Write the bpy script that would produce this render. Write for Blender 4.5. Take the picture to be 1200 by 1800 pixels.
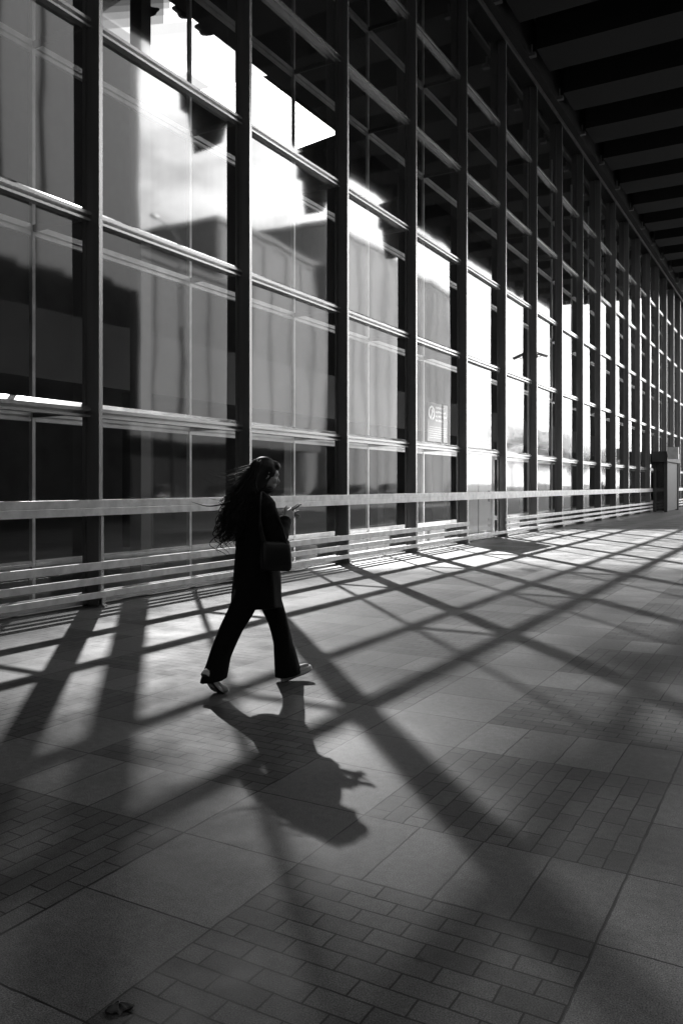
import bpy, bmesh, math, random
from mathutils import Vector, Matrix, noise as mnoise
random.seed(7)
for o in list(bpy.data.objects): bpy.data.objects.remove(o)
C = bpy.context.scene.collection
S = bpy.context.scene

# ------------------------------------------------------------------ camera
TH = math.atan(817/1440)
CAMX, CAMH = 7.352, 1.45
cd = bpy.data.cameras.new('camera'); cam = bpy.data.objects.new('camera', cd); C.objects.link(cam)
cam.location = (CAMX, 0, CAMH); cam.rotation_euler = (math.pi/2, 0, TH)
cd.sensor_fit = 'VERTICAL'; cd.sensor_height = 36; cd.sensor_width = 24; cd.lens = 28.8
cd.shift_y = -47/1800; cd.clip_start = 0.05; cd.clip_end = 3000
S.camera = cam
# ------------------------------------------------------------------ light
RY, RH = 1.10, 0.93                       # sun travel per metre of X: (1, -RY, -RH)
EL = math.atan(RH/math.hypot(1, RY))
CLOUD = 16.0
w = bpy.data.worlds.new("World"); S.world = w; w.use_nodes = True
nt = w.node_tree; nt.nodes.clear()
sky = nt.nodes.new('ShaderNodeTexSky'); sky.sky_type = 'NISHITA'; sky.sun_disc = False
sky.sun_elevation = EL; sky.sun_rotation = math.atan2(-1, RY)
sky.dust_density = 3.0; sky.air_density = 1.0
bwn = nt.nodes.new('ShaderNodeRGBToBW'); bg = nt.nodes.new('ShaderNodeBackground'); ow = nt.nodes.new('ShaderNodeOutputWorld')
nt.links.new(sky.outputs[0], bwn.inputs[0])
# broken bright cloud, added to whiten the mirrored sky
wtc = nt.nodes.new('ShaderNodeTexCoord'); wmp = nt.nodes.new('ShaderNodeMapping'); wmp.inputs['Scale'].default_value = (1, 1, 2.6)
wn = nt.nodes.new('ShaderNodeTexNoise'); wn.inputs['Scale'].default_value = 2.2; wn.inputs['Detail'].default_value = 8; wn.inputs['Roughness'].default_value = .6
nt.links.new(wtc.outputs['Generated'], wmp.inputs[0]); nt.links.new(wmp.outputs[0], wn.inputs['Vector'])
wr = nt.nodes.new('ShaderNodeMapRange'); wr.interpolation_type = 'SMOOTHSTEP'; wr.inputs[1].default_value = .2; wr.inputs[2].default_value = .46; nt.links.new(wn.outputs['Fac'], wr.inputs[0])
wmx = nt.nodes.new('ShaderNodeMath'); wmx.operation = 'MAXIMUM'; wmx.inputs[1].default_value = CLOUD; nt.links.new(bwn.outputs[0], wmx.inputs[0])
wsp = nt.nodes.new('ShaderNodeSeparateXYZ'); nt.links.new(wtc.outputs['Generated'], wsp.inputs[0])
wel = nt.nodes.new('ShaderNodeMapRange'); wel.interpolation_type = 'SMOOTHSTEP'; wel.inputs[1].default_value = .62; wel.inputs[2].default_value = .42; nt.links.new(wsp.outputs[2], wel.inputs[0])   # bank kept low to light upright fronts more than the ground
waz = nt.nodes.new('ShaderNodeMapRange'); waz.interpolation_type = 'SMOOTHSTEP'; waz.inputs[1].default_value = -.1; waz.inputs[2].default_value = .25; nt.links.new(wsp.outputs[0], waz.inputs[0])
wm1 = nt.nodes.new('ShaderNodeMath'); wm1.operation = 'MULTIPLY'; nt.links.new(wr.outputs[0], wm1.inputs[0]); nt.links.new(wel.outputs[0], wm1.inputs[1])
wm2 = nt.nodes.new('ShaderNodeMath'); wm2.operation = 'MULTIPLY'; nt.links.new(wm1.outputs[0], wm2.inputs[0]); nt.links.new(waz.outputs[0], wm2.inputs[1])
wmi = nt.nodes.new('ShaderNodeMix'); wmi.data_type = 'FLOAT'
nt.links.new(wm2.outputs[0], wmi.inputs[0]); nt.links.new(bwn.outputs[0], wmi.inputs[2]); nt.links.new(wmx.outputs[0], wmi.inputs[3]); nt.links.new(wmi.outputs[0], bg.inputs[0])
bg.inputs[1].default_value = 0.05; nt.links.new(bg.outputs[0], ow.inputs[0])
sd = bpy.data.lights.new('sun', 'SUN'); sd.energy = 5.0; sd.angle = math.radians(0.8); sd.color = (1, 0.995, 0.99)
sun = bpy.data.objects.new('sun', sd); C.objects.link(sun)
sun.rotation_euler = Vector((1, -RY, -RH)).to_track_quat('-Z', 'Y').to_euler()
sun.location = (-30, 40, 40)
S.view_settings.view_transform = 'Standard'; S.view_settings.look = 'None'
S.view_settings.gamma = 1; S.view_settings.exposure = 2.4; S.view_settings.use_curve_mapping = False
S.render.engine = 'CYCLES'
S.cycles.max_bounces = 10; S.cycles.transparent_max_bounces = 16; S.cycles.glossy_bounces = 5; S.cycles.diffuse_bounces = 4
S.cycles.sample_clamp_indirect = 4

# ------------------------------------------------------------------ helpers
def tag(o, label=None, cat=None, group=None, kind=None):
    if label: o['label'] = label
    if cat: o['category'] = cat
    if group: o['group'] = group
    if kind: o['kind'] = kind
    return o
def thing(name, label, cat, loc=(0, 0, 0), rz=0, group=None):
    o = bpy.data.objects.new(name, None); C.objects.link(o); o.empty_display_size = .2
    o.location = loc; o.rotation_euler = (0, 0, rz)
    return tag(o, label, cat, group)
def link(name, me, mat, parent=None, smooth=False):
    o = bpy.data.objects.new(name, me); C.objects.link(o)
    if mat is not None: me.materials.append(mat)
    if parent is not None: o.parent = parent
    if smooth:
        for p in me.polygons: p.use_smooth = True
    return o
class MB:
    def __init__(s): s.v = []; s.f = []
    def box(s, a, b):
        i = len(s.v); x0, y0, z0 = a; x1, y1, z1 = b
        s.v += [(x0,y0,z0),(x1,y0,z0),(x1,y1,z0),(x0,y1,z0),(x0,y0,z1),(x1,y0,z1),(x1,y1,z1),(x0,y1,z1)]
        s.f += [tuple(i+k for k in q) for q in ((3,2,1,0),(4,5,6,7),(0,1,5,4),(1,2,6,5),(2,3,7,6),(3,0,4,7))]
        return s
    def poly(s, pts):
        i = len(s.v); s.v += [tuple(p) for p in pts]; s.f.append(tuple(range(i, i+len(pts)))); return s
    def prism_y(s, prof, y0, y1):          # profile of (x,z) swept along Y
        i = len(s.v); n = len(prof)
        s.v += [(x, y0, z) for x, z in prof] + [(x, y1, z) for x, z in prof]
        for k in range(n):
            l = (k+1) % n; s.f.append((i+k, i+l, i+n+l, i+n+k))
        s.f.append(tuple(i+k for k in reversed(range(n)))); s.f.append(tuple(i+n+k for k in range(n)))
        return s
    def prism_x(s, prof, x0, x1):          # profile of (y,z) swept along X
        i = len(s.v); n = len(prof)
        s.v += [(x0, y, z) for y, z in prof] + [(x1, y, z) for y, z in prof]
        for k in range(n):
            l = (k+1) % n; s.f.append((i+k, i+l, i+n+l, i+n+k))
        s.f.append(tuple(i+k for k in reversed(range(n)))); s.f.append(tuple(i+n+k for k in range(n)))
        return s
    def tube(s, pts, rad, n=8, flat=1.0, up=Vector((0, 0, 1))):
        pts = [Vector(p) for p in pts]; i0 = len(s.v)
        if not hasattr(rad, '__len__'): rad = [rad]*len(pts)
        for k, p in enumerate(pts):
            d = (pts[min(k+1, len(pts)-1)] - pts[max(k-1, 0)])
            if d.length < 1e-9: d = Vector((0, 0, 1))
            d.normalize(); a = d.cross(up)
            if a.length < 1e-3: a = d.cross(Vector((0, 1, 0)))
            a.normalize(); b = a.cross(d)
            for j in range(n):
                t = 2*math.pi*j/n; s.v.append(tuple(p + a*math.cos(t)*rad[k] + b*math.sin(t)*rad[k]*flat))
        for k in range(len(pts)-1):
            for j in range(n):
                l = (j+1) % n; q = i0+k*n
                s.f.append((q+j, q+l, q+n+l, q+n+j))
        s.f.append(tuple(i0+j for j in reversed(range(n)))); e = i0+(len(pts)-1)*n; s.f.append(tuple(e+j for j in range(n)))
        return s
    def loft(s, rings):                     # rings: lists of points, same length, closed
        i0 = len(s.v); n = len(rings[0])
        for r in rings: s.v += [tuple(p) for p in r]
        for k in range(len(rings)-1):
            for j in range(n):
                l = (j+1) % n; q = i0+k*n; s.f.append((q+j, q+l, q+n+l, q+n+j))
        s.f.append(tuple(i0+j for j in reversed(range(n)))); e = i0+(len(rings)-1)*n; s.f.append(tuple(e+j for j in range(n)))
        return s
    def build(s, name, mat, parent=None, smooth=False, bevel=0):
        me = bpy.data.meshes.new(name); me.from_pydata(s.v, [], s.f); me.validate(); me.update()
        bm = bmesh.new(); bm.from_mesh(me); bmesh.ops.recalc_face_normals(bm, faces=bm.faces); bm.to_mesh(me); bm.free()
        o = link(name, me, mat, parent, smooth)
        if bevel:
            m = o.modifiers.new('b', 'BEVEL'); m.width = bevel; m.segments = 2; m.limit_method = 'ANGLE'
        return o

def nodes(m):
    m.use_nodes = True; t = m.node_tree; t.nodes.clear(); o = t.nodes.new('ShaderNodeOutputMaterial')
    return t, o
def paint(name, v, rough=.5, metal=0, nscale=6, namp=.15, bump=.0, bscale=40, spec=.5, streak=False):
    m = bpy.data.materials.new(name); t, o = nodes(m); N = t.nodes; L = t.links
    p = N.new('ShaderNodeBsdfPrincipled'); L.new(p.outputs[0], o.inputs[0])
    tc = N.new('ShaderNodeNewGeometry'); n = N.new('ShaderNodeTexNoise'); n.inputs['Scale'].default_value = nscale; n.inputs['Detail'].default_value = 6
    if streak:
        mp = N.new('ShaderNodeMapping'); mp.inputs['Scale'].default_value = (1, 1, .12); L.new(tc.outputs['Position'], mp.inputs[0]); L.new(mp.outputs[0], n.inputs['Vector'])
    else: L.new(tc.outputs['Position'], n.inputs['Vector'])
    r = N.new('ShaderNodeMapRange'); r.inputs[1].default_value = .3; r.inputs[2].default_value = .7
    r.inputs[3].default_value = v*(1-namp); r.inputs[4].default_value = min(.95, v*(1+namp)); L.new(n.outputs['Fac'], r.inputs[0])
    cb = N.new('ShaderNodeCombineColor')
    for k in range(3): L.new(r.outputs[0], cb.inputs[k])
    L.new(cb.outputs[0], p.inputs['Base Color'])
    rv = .02 if metal else .08
    rr = N.new('ShaderNodeMapRange'); rr.inputs[3].default_value = max(0, rough-rv); rr.inputs[4].default_value = min(1, rough+rv); L.new(n.outputs['Fac'], rr.inputs[0]); L.new(rr.outputs[0], p.inputs['Roughness'])
    p.inputs['Metallic'].default_value = metal; p.inputs['Specular IOR Level'].default_value = spec
    if bump:
        b = N.new('ShaderNodeBump'); b.inputs['Strength'].default_value = bump; b.inputs['Distance'].default_value = .01
        n2 = N.new('ShaderNodeTexNoise'); n2.inputs['Scale'].default_value = bscale; n2.inputs['Detail'].default_value = 4
        L.new(tc.outputs['Position'], n2.inputs['Vector']); L.new(n2.outputs['Fac'], b.inputs['Height']); L.new(b.outputs[0], p.inputs['Normal'])
    return m

def glass_mat(name, tint=.97, base=.30, bumpd=.0012, gcol=.9, dirt=.02):
    m = bpy.data.materials.new(name); t, o = nodes(m); N = t.nodes; L = t.links
    tr = N.new('ShaderNodeBsdfTransparent'); tr.inputs[0].default_value = (tint,)*3+(1,)
    gl = N.new('ShaderNodeBsdfGlossy'); gl.inputs['Color'].default_value = (gcol,)*3+(1,); gl.inputs['Roughness'].default_value = .045
    gg = N.new('ShaderNodeNewGeometry'); dp = N.new('ShaderNodeVectorMath'); dp.operation = 'DOT_PRODUCT'
    L.new(gg.outputs['Incoming'], dp.inputs[0]); L.new(gg.outputs['True Normal'], dp.inputs[1])
    ab = N.new('ShaderNodeMath'); ab.operation = 'ABSOLUTE'; L.new(dp.outputs['Value'], ab.inputs[0])
    om = N.new('ShaderNodeMath'); om.operation = 'SUBTRACT'; om.inputs[0].default_value = 1; L.new(ab.outputs[0], om.inputs[1])
    lw = N.new('ShaderNodeMath'); lw.operation = 'POWER'; lw.inputs[1].default_value = 4; L.new(om.outputs[0], lw.inputs[0])
    r = N.new('ShaderNodeMapRange'); r.inputs[3].default_value = base; r.inputs[4].default_value = 1.0
    L.new(lw.outputs[0], r.inputs[0])
    mx = N.new('ShaderNodeMixShader'); L.new(r.outputs[0], mx.inputs[0]); L.new(tr.outputs[0], mx.inputs[1]); L.new(gl.outputs[0], mx.inputs[2])
    # waviness of the rolled panes
    g = N.new('ShaderNodeNewGeometry'); n = N.new('ShaderNodeTexNoise'); n.inputs['Scale'].default_value = .55; n.inputs['Detail'].default_value = 1.5
    L.new(g.outputs['Position'], n.inputs['Vector']); b = N.new('ShaderNodeBump'); b.inputs['Distance'].default_value = bumpd*10; b.inputs['Strength'].default_value = .5
    L.new(n.outputs['Fac'], b.inputs['Height']); L.new(b.outputs[0], gl.inputs['Normal'])
    # thin film of dust
    df = N.new('ShaderNodeBsdfDiffuse'); df.inputs[0].default_value = (.6, .6, .6, 1)
    n2 = N.new('ShaderNodeTexNoise'); n2.inputs['Scale'].default_value = 3; n2.inputs['Detail'].default_value = 8
    mp = N.new('ShaderNodeMapping'); mp.inputs['Scale'].default_value = (3, 3, .35); L.new(g.outputs['Position'], mp.inputs[0]); L.new(mp.outputs[0], n2.inputs['Vector'])
    r2 = N.new('ShaderNodeMapRange'); r2.inputs[1].default_value = .4; r2.inputs[2].default_value = .8; r2.inputs[3].default_value = dirt*.4; r2.inputs[4].default_value = dirt*2.5; L.new(n2.outputs['Fac'], r2.inputs[0])
    m2 = N.new('ShaderNodeMixShader'); L.new(r2.outputs[0], m2.inputs[0]); L.new(mx.outputs[0], m2.inputs[1]); L.new(df.outputs[0], m2.inputs[2]); L.new(m2.outputs[0], o.inputs[0])
    return m
def tint_mat(name, tv):
    m = bpy.data.materials.new(name); t, o = nodes(m); N = t.nodes
    tr = N.new('ShaderNodeBsdfTransparent'); tr.inputs[0].default_value = (tv,)*3+(1,); t.links.new(tr.outputs[0], o.inputs[0]); return m

# paving: slab bands around panels of small bricks
def paving_mat():
    m = bpy.data.materials.new('paving'); t, o = nodes(m); N = t.nodes; L = t.links
    def M(op, a, b=None, c=None):
        n = N.new('ShaderNodeMath'); n.operation = op
        for k, x in enumerate((a, b, c)):
            if x is None: continue
            if hasattr(x, 'links'): L.new(x, n.inputs[k])
            else: n.inputs[k].default_value = x
        return n.outputs[0]
    g = N.new('ShaderNodeNewGeometry'); sp = N.new('ShaderNodeSeparateXYZ'); L.new(g.outputs['Position'], sp.inputs[0])
    jn = N.new('ShaderNodeTexNoise'); jn.inputs['Scale'].default_value = 9; jn.inputs['Detail'].default_value = 3; L.new(g.outputs['Position'], jn.inputs['Vector'])
    jit = M('MULTIPLY', M('SUBTRACT', jn.outputs['Fac'], .5), .010)
    X = M('ADD', sp.outputs[0], jit); Y = M('SUBTRACT', sp.outputs[1], jit)
    PX, PY, WX, WY = 1.68, 1.6, .57, .5333
    u = M('FLOORED_MODULO', M('SUBTRACT', X, 5.09), PX); v = M('FLOORED_MODULO', M('SUBTRACT', Y, 2.65), PY)
    iu = M('FLOOR', M('DIVIDE', M('SUBTRACT', X, 5.09), PX)); iv = M('FLOOR', M('DIVIDE', M('SUBTRACT', Y, 2.65), PY))
    inX = M('LESS_THAN', u, WX); inY = M('LESS_THAN', v, WY)
    def vec(a, b):
        c = N.new('ShaderNodeCombineXYZ'); L.new(a, c.inputs[0]); L.new(b, c.inputs[1]); return c.outputs[0]
    def brick(vv, bw, rh, off, ms, c1, c2, cm):
        b = N.new('ShaderNodeTexBrick'); b.offset = off; b.squash = 1
        b.inputs['Scale'].default_value = 1; b.inputs['Brick Width'].default_value = bw; b.inputs['Row Height'].default_value = rh
        b.inputs['Mortar Size'].default_value = ms; b.inputs['Mortar Smooth'].default_value = .15
        for k, c in (('Color1', c1), ('Color2', c2), ('Mortar', cm)): b.inputs[k].default_value = (c, c, c, 1)
        L.new(vv, b.inputs['Vector']); return b
    ku = M('MULTIPLY', iu, 10*.57); kv = M('MULTIPLY', iv, 3*.5333)
    sx = brick(vec(M('ADD', v, M('MULTIPLY', iv, 1.6)), M('ADD', u, ku)), .5333, .57, 0, .0038, .12, .17, .02)
    sy = brick(vec(M('ADD', u, M('MULTIPLY', iu, 1.68)), M('ADD', M('MULTIPLY', iv, 5.333), v)), .28, .5333, 0, .0038, .11, .165, .02)
    ba = brick(vec(M('SUBTRACT', u, WX), M('SUBTRACT', v, WY)), .185, .0889, .5, .0036, .065, .11, .01)
    bb = brick(vec(M('SUBTRACT', v, WY), M('SUBTRACT', u, WX)), .1778, .0925, .5, .0036, .065, .11, .01)
    chk = M('FLOORED_MODULO', M('ADD', iu, iv), 2.0)
    def mixf(f, a, b):
        n = N.new('ShaderNodeMix'); n.data_type = 'FLOAT'; L.new(f, n.inputs[0]); L.new(a, n.inputs[2]); L.new(b, n.inputs[3]); return n.outputs[0]
    def chan(b):
        s = N.new('ShaderNodeSeparateColor'); L.new(b.outputs['Color'], s.inputs[0]); return s.outputs[0], b.outputs['Fac']
    c_sx, f_sx = chan(sx); c_sy, f_sy = chan(sy); c_a, f_a = chan(ba); c_b, f_b = chan(bb)
    col = mixf(chk, c_b, c_a); fm = mixf(chk, f_b, f_a)
    col = mixf(inY, col, c_sy); fm = mixf(inY, fm, f_sy)
    col = mixf(inX, col, c_sx); fm = mixf(inX, fm, f_sx)
    # edge joints of the bands
    def edge(x, at): return M('LESS_THAN', M('ABSOLUTE', M('SUBTRACT', x, at)), .004)
    e = M('MAXIMUM', M('MAXIMUM', edge(u, .004), edge(u, WX)), M('MAXIMUM', M('MULTIPLY', edge(v, .004), M('SUBTRACT', 1, inX)), M('MULTIPLY', edge(v, WY), M('SUBTRACT', 1, inX))))
    fm = M('MAXIMUM', fm, e)
    # joints partly filled with dust
    jf = N.new('ShaderNodeTexNoise'); jf.inputs['Scale'].default_value = 3.5; jf.inputs['Detail'].default_value = 5; L.new(g.outputs['Position'], jf.inputs['Vector'])
    jr = N.new('ShaderNodeMapRange'); jr.inputs[1].default_value = .38; jr.inputs[2].default_value = .62; jr.inputs[3].default_value = .25; L.new(jf.outputs['Fac'], jr.inputs[0])
    fm2 = M('MULTIPLY', fm, jr.outputs[0])
    # stains + grain
    n1 = N.new('ShaderNodeTexNoise'); n1.inputs['Scale'].default_value = 1.6; n1.inputs['Detail'].default_value = 7; n1.inputs['Roughness'].default_value = .65; L.new(g.outputs['Position'], n1.inputs['Vector'])
    n2 = N.new('ShaderNodeTexNoise'); n2.inputs['Scale'].default_value = 210; n2.inputs['Detail'].default_value = 3; L.new(g.outputs['Position'], n2.inputs['Vector'])
    n3 = N.new('ShaderNodeTexNoise'); n3.inputs['Scale'].default_value = 28; n3.inputs['Detail'].default_value = 6; L.new(g.outputs['Position'], n3.inputs['Vector'])
    s1 = N.new('ShaderNodeMapRange'); s1.inputs[1].default_value = .3; s1.inputs[2].default_value = .7; s1.inputs[3].default_value = .6; s1.inputs[4].default_value = 1.35; L.new(n1.outputs['Fac'], s1.inputs[0])
    s2 = N.new('ShaderNodeMapRange'); s2.inputs[1].default_value = .3; s2.inputs[2].default_value = .7; s2.inputs[3].default_value = .25; s2.inputs[4].default_value = 1.75; L.new(n2.outputs['Fac'], s2.inputs[0])
    s3 = N.new('ShaderNodeMapRange'); s3.inputs[1].default_value = .3; s3.inputs[2].default_value = .7; s3.inputs[3].default_value = .82; s3.inputs[4].default_value = 1.15; L.new(n3.outputs['Fac'], s3.inputs[0])
    base = M('MULTIPLY', M('MULTIPLY', M('MULTIPLY', col, s1.outputs[0]), s2.outputs[0]), s3.outputs[0])
    # trodden gum and oil spots
    vo = N.new('ShaderNodeTexVoronoi'); vo.inputs['Scale'].default_value = 2.3; vo.inputs['Randomness'].default_value = 1; L.new(g.outputs['Position'], vo.inputs['Vector'])
    vd = M('ADD', vo.outputs['Distance'], M('MULTIPLY', M('SUBTRACT', n3.outputs['Fac'], .5), .05))
    vs_ = N.new('ShaderNodeMapRange'); vs_.inputs[1].default_value = .03; vs_.inputs[2].default_value = .055; vs_.inputs[3].default_value = .45; vs_.inputs[4].default_value = 1; L.new(vd, vs_.inputs[0])
    base = M('MULTIPLY', base, vs_.outputs[0])
    dark = M('SUBTRACT', 1, M('MULTIPLY', fm2, .9))
    base = M('MULTIPLY', base, dark)
    cb = N.new('ShaderNodeCombineColor')
    for k in range(3): L.new(base, cb.inputs[k])
    p = N.new('ShaderNodeBsdfPrincipled'); p.inputs['Specular IOR Level'].default_value = .3; L.new(p.outputs[0], o.inputs[0]); L.new(cb.outputs[0], p.inputs['Base Color'])
    rr = N.new('ShaderNodeMapRange'); rr.inputs[1].default_value = .3; rr.inputs[2].default_value = .7; rr.inputs[3].default_value = .42; rr.inputs[4].default_value = .68; L.new(n1.outputs['Fac'], rr.inputs[0]); L.new(rr.outputs[0], p.inputs['Roughness'])
    h = M('SUBTRACT', M('ADD', M('MULTIPLY', n3.outputs['Fac'], .25), M('MULTIPLY', n2.outputs['Fac'], .2)), fm2)
    b = N.new('ShaderNodeBump'); b.inputs['Strength'].default_value = .9; b.inputs['Distance'].default_value = .004; L.new(h, b.inputs['Height']); L.new(b.outputs[0], p.inputs['Normal'])
    return m

M_ = {}
M_['paving'] = paving_mat()
M_['asphalt'] = paint('asphalt', .12, .8, nscale=2, namp=.3, bump=.4, bscale=80)
M_['alu'] = paint('pale_aluminium', .86, .26, metal=.75, nscale=2, namp=.05, streak=True)
M_['inner'] = paint('inner_steel', .65, .35, metal=.3, nscale=5, namp=.15)
M_['side'] = paint('bronze_grey_metal', .14, .45, nscale=4, namp=.25, streak=True)
M_['rail'] = paint('painted_rail', .80, .34, metal=.45, nscale=7, namp=.18, bump=.1)
M_['rib'] = paint('dark_steel', .05, .5)
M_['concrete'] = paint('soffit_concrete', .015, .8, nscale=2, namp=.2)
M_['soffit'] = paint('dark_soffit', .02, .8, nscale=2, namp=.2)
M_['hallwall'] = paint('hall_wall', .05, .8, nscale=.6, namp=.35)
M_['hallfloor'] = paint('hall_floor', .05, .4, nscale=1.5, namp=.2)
M_['glass'] = glass_mat('facade_glass')
M_['glass_far'] = glass_mat('far_glass', base=.17, dirt=.012)
M_['glass_low'] = glass_mat('clear_glass', base=.13, dirt=.012)
M_['black'] = paint('black_plastic', .02, .5)
M_['white'] = paint('white_panel', .8, .5, nscale=3, namp=.06)
M_['bld'] = paint('pale_render', .11, .8, nscale=.25, namp=.18, streak=True)
M_['bld2'] = paint('grey_render', .035, .8, nscale=.3, namp=.2, streak=True)
M_['bldw'] = paint('dark_window', .042, .85)
M_['bldw2'] = paint('dull_window', .17, .9)
M_['bldw3'] = paint('pale_window', .27, .9)
M_['bld1'] = paint('dim_render', .045, .8, nscale=.25, namp=.3, streak=True)
M_['bld3'] = paint('light_render', .18, .8, nscale=.25, namp=.25, streak=True)
M_['tower'] = paint('tower_cladding', .016, .8, nscale=1.1, namp=.7, streak=True)

M_['darkglass'] = paint('dark_glass', .02, .08, spec=.8)
M_['leaf'] = paint('foliage', .06, .7, nscale=1.5, namp=.4)
M_['cover'] = paint('iron_cover', .16, .6)
M_['cloth_black'] = paint('black_cloth', .007, .85, bump=.2, bscale=60, spec=.2)
M_['skin'] = paint('skin', .42, .5, nscale=20, namp=.08)
M_['hair'] = paint('dark_hair', .008, .5, nscale=60, namp=.3, spec=.4)
M_['leather'] = paint('black_leather', .008, .45, bump=.2, bscale=50)
M_['canvas'] = paint('pale_canvas', .6, .7, bump=.2, bscale=200)
M_['rubber'] = paint('pale_rubber', .7, .5)
def film(name, fac, v):
    m = bpy.data.materials.new(name); t, o = nodes(m); N = t.nodes
    a = N.new('ShaderNodeBsdfTransparent'); d = N.new('ShaderNodeBsdfDiffuse'); d.inputs[0].default_value = (v,v,v,1); tl = N.new('ShaderNodeBsdfTranslucent'); tl.inputs[0].default_value = (v,v,v,1)
    ad = N.new('ShaderNodeMixShader'); ad.inputs[0].default_value = .6; t.links.new(d.outputs[0], ad.inputs[1]); t.links.new(tl.outputs[0], ad.inputs[2])
    x = N.new('ShaderNodeMixShader'); x.inputs[0].default_value = fac
    t.links.new(a.outputs[0], x.inputs[1]); t.links.new(ad.outputs[0], x.inputs[2]); t.links.new(x.outputs[0], o.inputs[0]); return m
M_['frost'] = film('frosted_film', .3, .8); M_['print'] = film('white_print', .95, .95)
# ------------------------------------------------------------------ ground
def sheet(name, x0, x1, y0, y1, z, mat, nx=1, ny=1):
    mb = MB(); mb.poly([(x0,y0,z),(x1,y0,z),(x1,y1,z),(x0,y1,z)])
    o = mb.build(name, mat); tag(o, kind='structure'); return o
sheet('ground', -900, 1500, -900, 1500, -.008, M_['asphalt'])
sheet('pavement', -.36, 26, -30, 140, 0, M_['paving'])
sheet('hall_floor', -36, -.36, -30, 110, -.002, M_['hallfloor'])

# ------------------------------------------------------------------ glass facade
SP = 3.043; Y0 = 7.15
TR = [2.34, 4.70, 7.03, 9.35, 11.65]; TOP = 14.0
GX = -.22
fac = thing('glass_facade', 'tall glazed curtain wall of grey mullions and pale sills along the pavement', 'glass wall', (0, 0, 0))
def mull_y(i): return Y0 + SP*i
I0, I1 = -2, 18
for i in range(I0, I1+1):
    y = mull_y(i)
    body = MB().box((-.205, y-.054, 0), (-.006, y-.004, TOP)).box((-.25, y-.085, 0), (-.205, y+.027, TOP)).build('mullion', M_['side'], fac)
    MB().box((-.006, y-.057, 0), (.0, y, TOP)).build('cover_strip', M_['alu'], body)  # front face paler than the sides, standing in for sunlight on it
prof = [(-.24,.105),(-.13,.04),(-.13,0),(-.20,0),(-.20,-.04),(-.14,-.04),(-.14,-.07),(-.24,-.07)]
far_panes = MB()
for i in range(I0, I1):
    ya, yb = mull_y(i)+.0, mull_y(i+1)-.057
    for h in TR: MB().prism_y([(x, z+h) for x, z in prof], ya+.002, yb-.002).build('sill', M_['alu'], fac)
    MB().box((-.24, ya+.029, .02), (-.16, yb-.030, .16)).build('base_rail', M_['alu'], fac)
    edges = [.16] + TR + [TOP]
    rnd = random.Random(100+i)
    for k in range(6):
        m2 = MB() if i < 14 else far_panes
        a, b = edges[k] + (.10 if k else 0), edges[k+1] - .07
        yl, yh = mull_y(i)+.03, mull_y(i+1)-.087
        t1, t2 = rnd.uniform(-.006, .006), rnd.uniform(-.006, .006)   # seating tolerance of each pane
        hy, hz = (yh-yl)/2, (b-a)/2
        f = lambda sy, sz: (GX + sy*hy*t1 + sz*hz*t2, yl if sy < 0 else yh, a if sz < 0 else b)
        m2.poly([f(-1,-1), f(1,-1), f(1,1), f(-1,1)])
        if i < 14: m2.build('pane', M_['glass_far' if i > 2 else ('glass' if k else 'glass_low')], fac)
tag(far_panes.build('pane', M_['glass_far'], fac), kind='stuff')

# inner frame, 1.2 m behind, tied to each mullion
IX = -1.2
inn = thing('inner_frame', 'second slender pale steel frame standing behind the glass wall', 'steel frame')
farst, farcb = MB(), MB()
cprof = [(-.03,.06),(.03,.06),(.03,-.01),(-.01,-.01),(-.01,-.035),(.02,-.035),(.02,-.08),(-.03,-.08)]
for i in range(I0, I1+1):
    y = mull_y(i)-.03
    MB().box((IX-.03, y-.024, 0), (IX+.03, y+.024, TOP)).build('post', M_['inner'], inn)
    for h in TR:
        if i < 17: MB().box((IX+.03, y-.02, h-.03), (-.252, y+.02, h+.05)).build('strut', M_['rib'], inn)
        else: farst.box((IX+.03, y-.02, h-.03), (-.252, y+.02, h+.05))
    if i < I1:
        for h in [.43] + TR:
            cp = [(IX+x, z+h) for x, z in cprof]
            if i < 14: MB().prism_y(cp, y+.035, y+SP-.035).build('crossbar', M_['inner'], inn)
            else: farcb.prism_y(cp, y+.035, y+SP-.035)
tag(farst.build('strut', M_['rib'], inn), kind='stuff'); tag(farcb.build('crossbar', M_['inner'], inn), kind='stuff')

# ------------------------------------------------------------------ guard rails
def railing(y0, y1, label, posts, ext=0):
    r = thing('guard_rail', label, 'railing', (0, y0, 0), group='guard rails along the glass wall')
    L_ = y1-y0
    MB().prism_y([(.025,1.09),(.06,1.09),(.06,1.18),(.052,1.182),(.052,1.186),(.06,1.188),(.06,1.277),(.025,1.277)], 0, L_+ext).build('top_rail', M_['rail'], r, bevel=.003)
    for a, b in ((.445, .54), (.275, .36), (.11, .185)):
        MB().box((.025, 0, a), (.06, L_+(ext if a < .2 else 0), b)).build('lower_rail', M_['rail'], r, bevel=.003)
    for y in posts:
        MB().box((.001, y-y0-.05, 0), (.025, y-y0-.005, 1.25)).box((.0, y-y0-.055, -.001), (.075, y-y0+.0, .02)).box((.001, y-y0-.05, .02), (.05, y-y0-.005, .10)).build('post', M_['alu'], r)
railing(-3, mull_y(4), 'pale horizontal bars along the near glass, two of them running on across the white door', [mull_y(i) for i in range(I0, 5)], 2.848)
railing(mull_y(4)+.25+2.6, 47.2, 'pale horizontal bars between the white door and the entrance box', [mull_y(i) for i in range(5, 14)])
railing(52.0, 61.9, 'short far run of pale bars beyond the entrance box', [mull_y(i) for i in range(15, 19)])

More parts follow.
